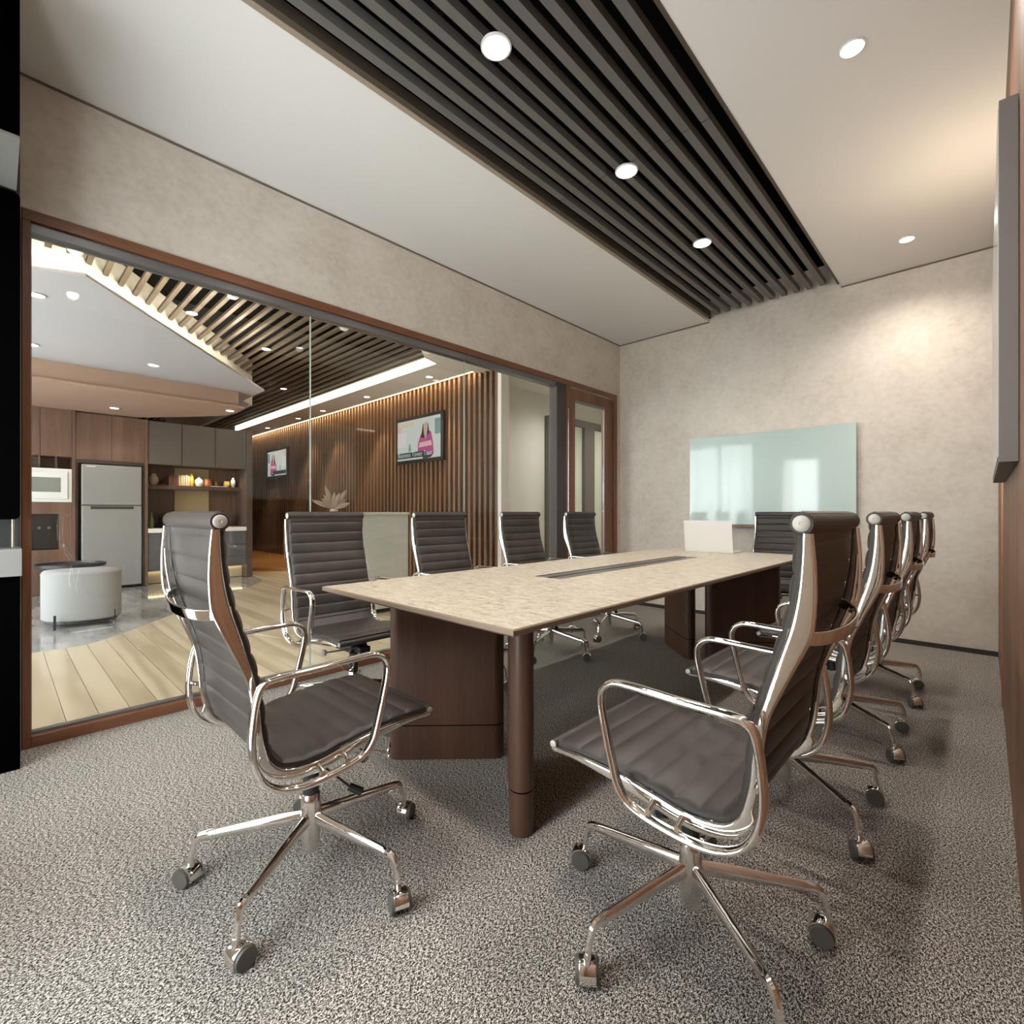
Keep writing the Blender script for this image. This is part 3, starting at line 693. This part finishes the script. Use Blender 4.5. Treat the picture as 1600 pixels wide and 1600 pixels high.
MB().prism([(-6.90, -2.2), (-6.94, 2.16), (-7.3, 2.18), (-7.65, 2.08), (-8.1, 1.76), (-8.6, 1.34), (-9.1, 1.3), (-9.1, -2.2)], 2.41, 2.599).build('ceiling_lobby_upstand', M['band'], kind='structure')
# --- walls
m = MB(); m.box(-14.7, -14.6, -2.2, 9.2, 0, 3.3); m.build('wall_lobby_far', M['finb'], kind='structure')
m = MB(); m.box(LXO, XL, -2.2, YN - 0.1, 0, 3.3); m.box(LXO, XL, YB + 0.1, 9.2, 0, 3.3); m.build('wall_lobby_side', M['lwhite'], kind='structure')
WX0, WX1, WZ0, WZ1 = -8.2, -3.5, 0.15, 2.65
m = MB(); m.box(-14.7, WX0, -2.3, -2.2, 0, 3.3); m.box(WX1, XL, -2.3, -2.2, 0, 3.3); m.box(WX0, WX1, -2.3, -2.2, 0, WZ0); m.box(WX0, WX1, -2.3, -2.2, WZ1, 3.3)
m.build('wall_lobby_near', M['lwhite'], kind='structure')
r = struct('window_4', (-5.85, -2.25, WZ0)); m = MB()
for i in range(5):
    x = WX0 + (WX1 - WX0) * i / 4; m.box(x - .03, x + .03, -2.28, -2.22, WZ0, WZ1)
m.build('mullions', M['post'], r)
MB().box(WX0, WX1, -2.254, -2.246, WZ0, WZ1).build('pane', M['glass'], r)
q = lamp('lobby_daylight', 'AREA', (-5.85, -2.34, 1.4), 0, DAY, (PI / 2, 0, PI), shape='RECTANGLE', size=WX1 - WX0, size_y=WZ1 - WZ0); q.data.cycles.is_portal = True
cw = MB().box(-5.30, -5.20, 4.75, 9.2, 0, LZ).build('wall_corridor', M['sage'], kind='structure')
m = MB(); m.box(-5.30, LXO, 9.1, 9.2, 0, LZ); m.build('wall_corridor_end', M['sage'], kind='structure')
MB().box(-4.665, -4.60, 4.60, 4.75, 0, LZ).build('wall_slat_end', M['lwhite'], kind='structure')
sw = thing('slatted_wall', 'brown timber slatted feature wall with warm light along its top', 'wall panel', (-9.3, 4.66, 0))
MB().box(-14.6, -4.665, 4.66, 4.75, 0, 3.2).build('backing', M['finb'], sw)
x = -4.70
proto = None
while x > -14.0:
    if proto is None: proto = MB().box(x - .022, x + .022, 4.61, 4.66, 0.006, 3.15).build('fin', M['fin'], sw)
    else:
        c = proto.copy(); C.objects.link(c); c.parent = sw; c.location = (x + 4.70, 0, 0)
    x -= 0.11
# --- corridor glazing on the sage wall
cd = struct('door_2', (-5.2, 7.3, 0))
MB().box(-5.2, -5.12, 6.20, 6.40, 0, 2.62).build('post', M['corr'], cd)
MB().box(-5.2, -5.12, 7.22, 7.52, 0, 2.55).build('post', M['corr'], cd)
MB().box(-5.2, -5.12, 6.40, 8.90, 2.55, 2.66).build('beam', M['corr'], cd)
MB().box(-5.2, -5.17, 6.42, 7.20, 0.02, 2.54).build('glass_leaf', M['pale'], cd)
MB().box(-5.2, -5.17, 7.54, 8.60, 0.02, 2.54).build('glass_leaf', M['pale'], cd)
# --- amber platform
pf = MB().prism([(-9.33, 3.13), (-7.84, 4.60), (-14.0, 4.60), (-14.0, 3.13)], 0.006, 0.065).build('timber_platform', M['orange'])
tag(pf, 'low amber timber platform at the foot of the slatted wall', 'platform')

# --- screens on the slatted wall
SCR = {k: emit('screen_' + k, c, 0.7) for k, c in dict(bg=(.70, .74, .68), pale=(.82, .78, .76), pink=(.50, .08, .26), blush=(.85, .52, .52), skin=(.72, .46, .36), hair=(.03, .025, .02), teal=(.22, .36, .36), dark=(.015, .035, .03), cream=(.80, .66, .48), txt=(.75, .8, .78)).items()}
for q in SCR.values(): q.node_tree.nodes['Principled BSDF'].inputs['Base Color'].default_value = (.01, .01, .01, 1)
def tv(name, x0, x1, z0, z1, flip, label):
    t = thing(name, label, 'television', ((x0 + x1) / 2, 4.60, z0), 'screens on the slatted wall')
    MB().box(x0, x1, 4.555, 4.609, z0, z1).build('housing', M['blackp'], t, bevel=0.004)
    W_, H_ = x1 - x0, z1 - z0; e = 0.055; ux0, uz0, uw, uh = x0 + e, z0 + e, W_ - 2 * e, H_ - 2 * e; lay = [0]
    def pt(u, v): return (ux0 + (1 - u if flip else u) * uw, uz0 + v * uh)
    def patch(part, poly, col):
        lay[0] += 1; yy = 4.5545 - lay[0] * 0.0004
        m = MB(); m.add([(pt(u, v)[0], yy, pt(u, v)[1]) for u, v in poly], [tuple(range(len(poly)))]); return m.build(part, SCR[col], pic)
    pic = None
    m = MB(); m.add([(ux0, 4.5545, uz0), (ux0 + uw, 4.5545, uz0), (ux0 + uw, 4.5545, uz0 + uh), (ux0, 4.5545, uz0 + uh)], [(0, 1, 2, 3)])
    pic = m.build('screen_picture', SCR['bg'], t)
    R = lambda a, b_, c, d: [(a, c), (b_, c), (b_, d), (a, d)]
    patch('picture_area', R(0, .40, .84, .95), 'cream'); patch('picture_area', [(0, .5), (.12, .84), (0, .84)], 'blush'); patch('picture_area', R(.0, .22, .35, .72), 'pale')
    patch('picture_area', R(.88, 1, .55, .92), 'teal'); patch('picture_area', R(.86, 1, .94, 1), 'pale')
    patch('picture_area', [(.27, .22), (.34, .22), (.32, .40), (.29, .40)], 'teal')
    patch('picture_area', [(.50, .10), (.86, .10), (.84, .38), (.80, .62), (.72, .70), (.62, .70), (.55, .55), (.50, .36)], 'pink')
    patch('picture_area', [(.52, .28), (.82, .30), (.80, .42), (.54, .40)], 'blush')
    patch('picture_area', [(.57, .52), (.62, .84), (.74, .84), (.76, .60), (.70, .55), (.64, .50)], 'hair')
    patch('picture_area', [(.64, .62), (.63, .80), (.66, .88), (.71, .88), (.73, .80), (.71, .62), (.68, .45)], 'skin')
    patch('picture_area', [(.60, .06), (.86, .10), (.80, .02), (.72, .0), (.62, .0)], 'hair')
    patch('caption_bar', R(0, .70, .045, .19), 'dark')
    if not flip:
        cu = bpy.data.curves.new('caption_text', 'FONT'); cu.body = 'Business Tower Tour'; cu.size = 0.104; cu.align_x = 'LEFT'
        tx = bpy.data.objects.new('caption_text', cu); C.objects.link(tx); cu.materials.append(SCR['txt']); tx.parent = pic
        tx.location = Vector((ux0 + .02 * uw, 4.547, uz0 + .078 * uh)) - Vector(t['_abs']); tx.rotation_euler = (PI / 2, 0, 0)
        bpy.context.view_layer.update()
        me = bpy.data.meshes.new_from_object(tx.evaluated_get(bpy.context.evaluated_depsgraph_get())); mo = bpy.data.objects.new('caption_text', me)
        C.objects.link(mo); mo.parent = pic; mo.location = tx.location; mo.rotation_euler = tx.rotation_euler; bpy.data.objects.remove(tx); mo.name = 'caption_text'
    return t
tv('wall_screen', -7.01, -5.77, 1.82, 2.56, False, 'black framed television showing a person in a pink jacket with a caption bar')
tv('wall_screen', -12.6, -11.4, 1.85, 2.54, True, 'small distant television on the darker end of the slatted wall')

# --- reception counter and dried palm
rc = thing('reception_counter', 'pale stone clad counter behind the glass between two chair backs', 'counter', (-4.72, 2.58, 0))
MB().box(-4.94, -4.5, 2.08, 3.08, 0.05, 1.02).build('stone_front', M['counter'], rc, bevel=0.003)
MB().box(-4.95, -4.49, 2.07, 3.09, 1.02, 1.048).build('stone_top', M['counter'], rc, bevel=0.003)
MB().box(-4.90, -4.54, 2.12, 3.04, 0.006, 0.05).build('plinth', M['recess'], rc)
pp = thing('dried_palm_arrangement', 'dried palm leaf arrangement standing on the stone counter', 'plant', (-4.72, 2.345, 1.048))
MB().lathe([(.03, 0), (.04, .012), (.036, .025), (.02, .035), (.024, .04)], (-4.72, 2.345, 1.048), 16).build('vase', M['palm'], pp)
for i in range(9):
    a = -1.25 + 2.5 * i / 8; m = MB(); L_ = .20 + .05 * math.cos(i * 2.1); base = Vector((-4.72, 2.345, 1.08)); dr = Vector((.12 * math.sin(i * 1.7), math.sin(a), math.cos(a) * .85 + .1)).normalized()
    sd = dr.cross(Vector((1, 0, .2))).normalized(); vs = []; prof = [(0, .002), (.25, .016), (.55, .026), (.8, .018), (1, .001)]
    for u, w_ in prof: p = base + dr * (L_ * u); vs += [p + sd * w_, p + Vector((.004, 0, 0)), p - sd * w_]
    fs = []
    for k in range(4): fs += [(3 * k, 3 * k + 1, 3 * k + 4, 3 * k + 3), (3 * k + 1, 3 * k + 2, 3 * k + 5, 3 * k + 4)]
    m.add(vs, fs); m.build('leaf', M['palm'], pp)

# --- kitchen
KX = -8.6
kt = thing('oven_tower_cabinet', 'walnut tall cabinet holding the white microwave and black oven', 'cabinet', (-8.9, -0.1, 0))
MB().box(-9.2, -8.85, -0.9, 0.687, 0.006, 2.376).build('body', M['kitd'], kt)
for a, b_ in ((-.9, -.27), (-.265, .384), (.388, .687)): MB().box(-8.85, KX, a, b_, 1.765, 2.376).build('door', M['kit'], kt)
for y in (-.2, .38, .535): MB().box(-8.85, KX - .01, y - .006, y + .006, 1.612, 1.765).build('divider', M['kit'], kt)
MB().box(-8.85, KX, -.9, .687, 1.026, 1.175).build('panel', M['kit'], kt); MB().box(-8.85, KX, .558, .687, .57, 1.026).build('panel', M['kit'], kt); MB().box(-8.85, KX, -.9, .687, .006, .57).build('panel', M['kit'], kt); MB().box(-8.85, KX, -.9, -.10, .57, 1.765).build('panel', M['kit'], kt)
MB().box(-9.2, KX + .01, .689, .719, .006, 2.376).build('side_panel', M['kit'], kt)
mw = thing('microwave_oven', 'white microwave oven built into the walnut cabinet', 'microwave', (-8.7, .3, 1.176))
MB().box(-8.845, KX + .005, -.095, .686, 1.177, 1.608).build('case', M['white'], mw, bevel=0.004)
MB().box(KX + .005, KX + .022, -.08, .645, 1.215, 1.57).build('door', M['white'], mw, bevel=0.006)
MB().box(KX + .022, KX + .025, -.06, .575, 1.305, 1.49).build('window', M['mwg'], mw)
ov = thing('built_in_oven', 'black built-in appliance with two small knobs below the microwave', 'oven', (-8.7, .25, .578))
MB().box(-8.84, KX + .004, -.095, .554, .580, 1.022).build('front', M['bglass'], ov, bevel=0.003)
for y in (.375, .465): MB().cyl((KX + .004, y, .85), (KX + .03, y, .85), .017, n=14).build('knob', M['alu'], ov)
fs_ = thing('fridge_surround_cabinet', 'walnut cabinet with two upper doors around the silver fridge', 'cabinet', (-8.9, 1.1, 0))
MB().box(-9.2, -9.15, .722, 1.456, .006, 2.36).build('back', M['recess'], fs_); MB().box(-9.15, KX - .01, .722, .745, .006, 1.745).build('side', M['recess'], fs_); MB().box(-9.15, KX - .01, 1.435, 1.456, .006, 1.745).build('side', M['recess'], fs_); MB().box(-9.15, KX - .01, .745, 1.435, 1.70, 1.745).build('lintel', M['recess'], fs_)
for a, b_ in ((.722, 1.092), (1.096, 1.456)): MB().box(-9.15, KX, a, b_, 1.745, 2.36).build('door', M['kit'], fs_)
MB().box(-9.2, KX + .012, 1.458, 1.493, .006, 2.36).build('side_panel', M['kit'], fs_)
fr = thing('fridge', 'silver two-door fridge standing in a dark walnut recess', 'fridge', (-8.8, 1.1, 0))
MB().box(-9.14, KX - .05, .782, 1.418, .02, 1.68).build('body', M['recess'], fr)
MB().box(KX - .05, KX + .02, .780, 1.420, 1.146, 1.682).build('freezer_door', M['fridge'], fr, bevel=0.006)
MB().box(KX - .05, KX + .02, .780, 1.420, .04, 1.136).build('fridge_door', M['fridge'], fr, bevel=0.006)
MB().box(KX + .019, KX + .022, .87, 1.33, 1.088, 1.128).build('handle_recess', M['recess'], fr)
MB().box(KX + .0205, KX + .022, .83, .92, 1.652, 1.662).build('badge', M['white'], fr)
uc = thing('grey_wall_cabinet', 'row of taupe grey wall cabinet doors right of the fridge', 'cabinet', (-8.8, 2.14, 1.737))
MB().box(-9.1, KX - .02, 1.497, 2.785, 1.74, 2.348).build('body', M['recess'], uc)
for a, b_ in ((1.497, 1.903), (1.913, 2.344), (2.350, 2.785)): MB().box(KX - .02, KX, a, b_, 1.737, 2.35).build('door', M['upg'], uc, bevel=0.002)
MB().box(-9.2, KX + .012, 2.792, 2.88, .006, 2.35).build('end_panel', M['kitd'], uc)
bk = thing('splashback', 'walnut and beige back panel of the kitchen niche', 'panel', (-9.14, 2.1, .8))
MB().box(-9.17, -9.12, 1.497, 1.925, .006, 1.737).build('panel', M['kitd'], bk); MB().box(-9.17, -9.12, 1.927, 2.394, .006, 1.737).build('panel', M['beige'], bk); MB().box(-9.17, -9.12, 2.396, 2.79, .006, 1.737).build('panel', M['kit'], bk)
sh = MB().box(-9.12, -8.82, 1.497, 2.76, 1.392, 1.45).build('open_shelf', M['kitd']); tag(sh, 'dark open shelf holding jars and books above the kitchen counter', 'shelf')
lamp('niche_lamp', 'SPOT', (-8.85, 2.66, 1.72), 9, WARM, spot_size=1.6, spot_blend=.6, shadow_soft_size=.02)
lamp('niche_lamp', 'SPOT', (-8.75, 2.10, 1.72), 9, WARM, spot_size=2.2, spot_blend=.6, shadow_soft_size=.02)
bc = thing('base_cabinet', 'slate grey kitchen base cabinet with a glowing plinth', 'cabinet', (-8.85, 2.15, 0))
MB().box(-9.1, KX - .02, 1.497, 2.788, .20, .748).build('body', M['recess'], bc)
for a, b_ in ((1.497, 1.925), (1.929, 2.36)): MB().box(KX - .02, KX, a, b_, .196, .745).build('door', M['lowg'], bc, bevel=0.002)
for c, d in ((.196, .353), (.357, .540), (.544, .745)): MB().box(KX - .02, KX, 2.364, 2.788, c, d).build('drawer', M['lowg'], bc, bevel=0.002)
MB().box(-9.1, -8.80, 1.497, 2.788, .006, .20).build('plinth', M['cream'], bc)
MB().box(-8.78, -8.75, 1.50, 2.785, .185, .197).build('plinth_light', M['plinth'], bc)
wt = MB().box(-9.12, KX + .02, 1.496, 2.79, .750, .812).build('worktop', M['worktop'], bevel=0.003); tag(wt, 'white worktop on the slate kitchen base cabinet', 'worktop')
SX_ = -8.93
def pot(name, y, r, h, mat, label, cat, neck=0.5, grp='ornaments on the kitchen shelf', z=1.45):
    o_ = MB().lathe([(r * .6, 0), (r, h * .35), (r * .9, h * .65), (r * neck, h * .9), (r * neck * 1.1, h), (r * neck * .8, h)], (SX_, y, z), 18).build(name, mat); return tag(o_, label, cat, grp)
pot('round_jar', 1.62, .065, .17, M['cream'], 'round cream jar at the fridge end of the kitchen shelf', 'jar')
ORD = ['nearest', 'second from', 'third from', 'fourth from', 'fifth from']
for i in range(4): tag(MB().box(SX_ - .08, SX_ + .06, 1.80 + i * .03, 1.826 + i * .03, 1.45, 1.60 + .01 * (i % 2)).build('book', M['book1'], bevel=.002), 'brown covered book ' + ORD[3 - i] + ' the cream books on the kitchen shelf', 'book', 'brown books on the kitchen shelf')
for i in range(5): tag(MB().box(SX_ - .08, SX_ + .06, 1.925 + i * .03, 1.951 + i * .03, 1.45, 1.61 + .01 * (i % 2)).build('book', M['book2'], bevel=.002), 'cream covered book ' + ORD[4 - i] + ' the yellow vase on the kitchen shelf', 'book', 'cream books on the kitchen shelf')
pot('mustard_vase', 2.108, .034, .20, M['mustard'], 'yellow vase beside the cream books on the kitchen shelf', 'vase')
pot('white_round_jar', 2.212, .065, .15, M['white'], 'round white jar in the middle of the kitchen shelf', 'jar', .25)
pot('terracotta_bowl', 2.33, .06, .12, M['terra'], 'orange glazed bowl on the kitchen shelf', 'bowl', .8)
tag(MB().box(SX_ - .05, SX_ + .09, 2.36, 2.58, 1.45, 1.462).build('tray', M['white'], bevel=.003), 'flat white tray on the kitchen shelf', 'tray')
pot('small_dark_jar', 2.45, .03, .09, M['book1'], 'small dark jar standing on the white tray', 'jar', .6, z=1.462)
pot('yellow_jar', 2.60, .045, .10, M['mustard'], 'squat yellow jar near the lit end of the kitchen shelf', 'jar', .8)
pot('pale_bottle', 2.695, .04, .16, M['pale'], 'pale green bottle vase at the lit end of the kitchen shelf', 'vase', .35)
tag(MB().lathe([(.03, 0), (.033, .02), (.03, .13), (.012, .18), (.012, .23), (.014, .235)], (-8.85, 1.58, .812), 16).build('green_bottle', M['green']), 'green bottle on the white worktop by the fridge', 'bottle')
sk = thing('dish_rack', 'black dish rack standing on the white worktop', 'dish rack', (-8.9, 1.85, .812))
m = MB(); m.box(-9.05, -8.75, 1.70, 1.71, .812, .98); m.box(-9.05, -8.75, 2.06, 2.07, .812, .98); m.box(-9.05, -8.75, 1.71, 2.06, .96, .98); m.build('frame', M['blackp'], sk)
for z in (.85, .91): MB().box(-8.76, -8.752, 1.71, 2.06, z, z + .008).build('rail', M['alu'], sk)
tag(MB().box(-9.05, -8.80, 2.22, 2.56, .812, 1.02).build('bread_box', M['upg'], bevel=.01), 'taupe bread box on the white worktop', 'box')

# --- pouf and side table
pf = thing('pouf', 'off-white oval pouf with black metal legs on the grey marble', 'pouf', (-6.18, .565, 0))
n = 40; prof = [(.94, .055), (1.0, .07), (1.0, .465), (.985, .49), (.93, .505), (.5, .513), (.0001, .515)]
def pouf_ring(k_, z): return [(-6.18 + k_ * (.245 * math.copysign(abs(math.cos(t)) ** .8, math.cos(t)) + .05 * math.sin(t)), .565 + k_ * .285 * math.copysign(abs(math.sin(t)) ** .8, math.sin(t)), z) for t in [2 * PI * i / n for i in range(n)]]
m = MB(); vs = sum([pouf_ring(k_, z) for k_, z in prof], []); fsx = [(a * n + i, a * n + (i + 1) % n, (a + 1) * n + (i + 1) % n, (a + 1) * n + i) for a in range(len(prof) - 1) for i in range(n)]
m.add(vs, fsx, True); m.add(vs[:n], [tuple(range(n - 1, -1, -1))]); m.build('cushion', M['pouf'], pf)
m = MB(); vs = pouf_ring(1.012, .47) + pouf_ring(1.012, .482); m.add(vs, [(i, (i + 1) % n, n + (i + 1) % n, n + i) for i in range(n)], True); m.build('piping', M['pouf'], pf)
for (x, y) in ((-5.955, .36), (-5.965, .775), (-6.39, .36), (-6.39, .775)): MB().box(x - .009, x + .009, y - .009, y + .009, 0.0, .13).build('leg', M['poufb'], pf)
m = MB(); m.prism([(p[0], p[1]) for p in pouf_ring(.9, 0)], .035, .055); m.build('base_frame', M['poufb'], pf)
st = thing('side_table', 'round black side table behind the off-white pouf', 'side table', (-7.6, .6, 0))
MB().lathe([(.0001, .425), (.31, .425), (.315, .43), (.315, .462), (.30, .462), (.295, .44), (.0001, .44)], (-7.6, .6, 0), 36).build('tray_top', M['poufb'], st)
for a in (0.5, 0.8, 2.6, 4.3): MB().cyl((-7.6 + .24 * math.cos(a), .6 + .24 * math.sin(a), .012), (-7.6 + .24 * math.cos(a), .6 + .24 * math.sin(a), .425), .013, n=10).build('leg', M['poufb'], st)
MB().lathe([(.0001, 0.0), (.27, 0.0), (.27, .014), (.0001, .014)], (-7.6, .6, 0), 36).build('base_plate', M['poufb'], st)

# --- lobby downlights
LD = [
    ((-4.88, .20, 2.60), 'downlight in the pale lobby ceiling panel nearest the glass'), ((-6.36, .23, 2.60), 'downlight in the pale lobby ceiling panel above the pouf'), ((-6.32, 1.148, 2.60), 'downlight in the middle of the pale lobby ceiling panel'),
    ((-5.755, 1.36, 3.05), 'downlight hung among the lobby ceiling slats, nearest the glass'), ((-6.36, 2.29, 3.05), 'second downlight among the lobby ceiling slats'), ((-8.2, 3.22, 3.05), 'farther downlight among the lobby ceiling slats'),
    ((-8.016, 1.046, 2.38), 'downlight in the clay bulkhead above the fridge'), ((-7.14, 2.12, 2.38), 'downlight at the corner of the clay bulkhead'),
    ((-5.69, 4.25, LZ), 'soffit downlight above the large television'), ((-7.43, 4.27, LZ), 'soffit downlight second along the slatted wall'), ((-9.05, 4.28, LZ), 'soffit downlight third along the slatted wall'), ((-10.16, 4.28, LZ), 'soffit downlight fourth along the slatted wall'), ((-11.8, 4.28, LZ), 'soffit downlight above the small distant television'),
]
for p, lab in LD:
    sw_ = p[2] == LZ
    downlight('lobby_downlight', p, 0.045, lab, 'lobby downlights', P_SLAT if sw_ else P_LOBBY, WARM if sw_ else NEUT, M['lobdisc'], 2.2 if not sw_ else 1.25, .35)
downlight('lobby_downlight', (-4.2, 6.2, LZ), 0.045, 'corridor downlight beyond the end of the slatted wall', 'lobby downlights', 130, (1.0, .95, .88), M['lobdisc'], 2.8)
downlight('lobby_downlight', (-4.2, 8.0, LZ), 0.045, 'corridor downlight past the wooden door', 'lobby downlights', 130, (1.0, .95, .88), M['lobdisc'], 2.8)

downlight('lobby_downlight', (-4.05, 1.6, LZ), 0.045, 'unseen fill downlight added above the oak floor beside the glass', 'lobby downlights', 30, NEUT, M['lobdisc'], 2.8)  # out-of-view lamp added to brighten the planks by the glass
downlight('lobby_downlight', (-3.95, 2.9, LZ), 0.045, 'unseen fill downlight added in front of the stone counter', 'lobby downlights', 30, NEUT, M['lobdisc'], 2.8)  # out-of-view lamp added to brighten the counter front

for o_ in list(C.objects):
    if '_abs' in o_: del o_['_abs']
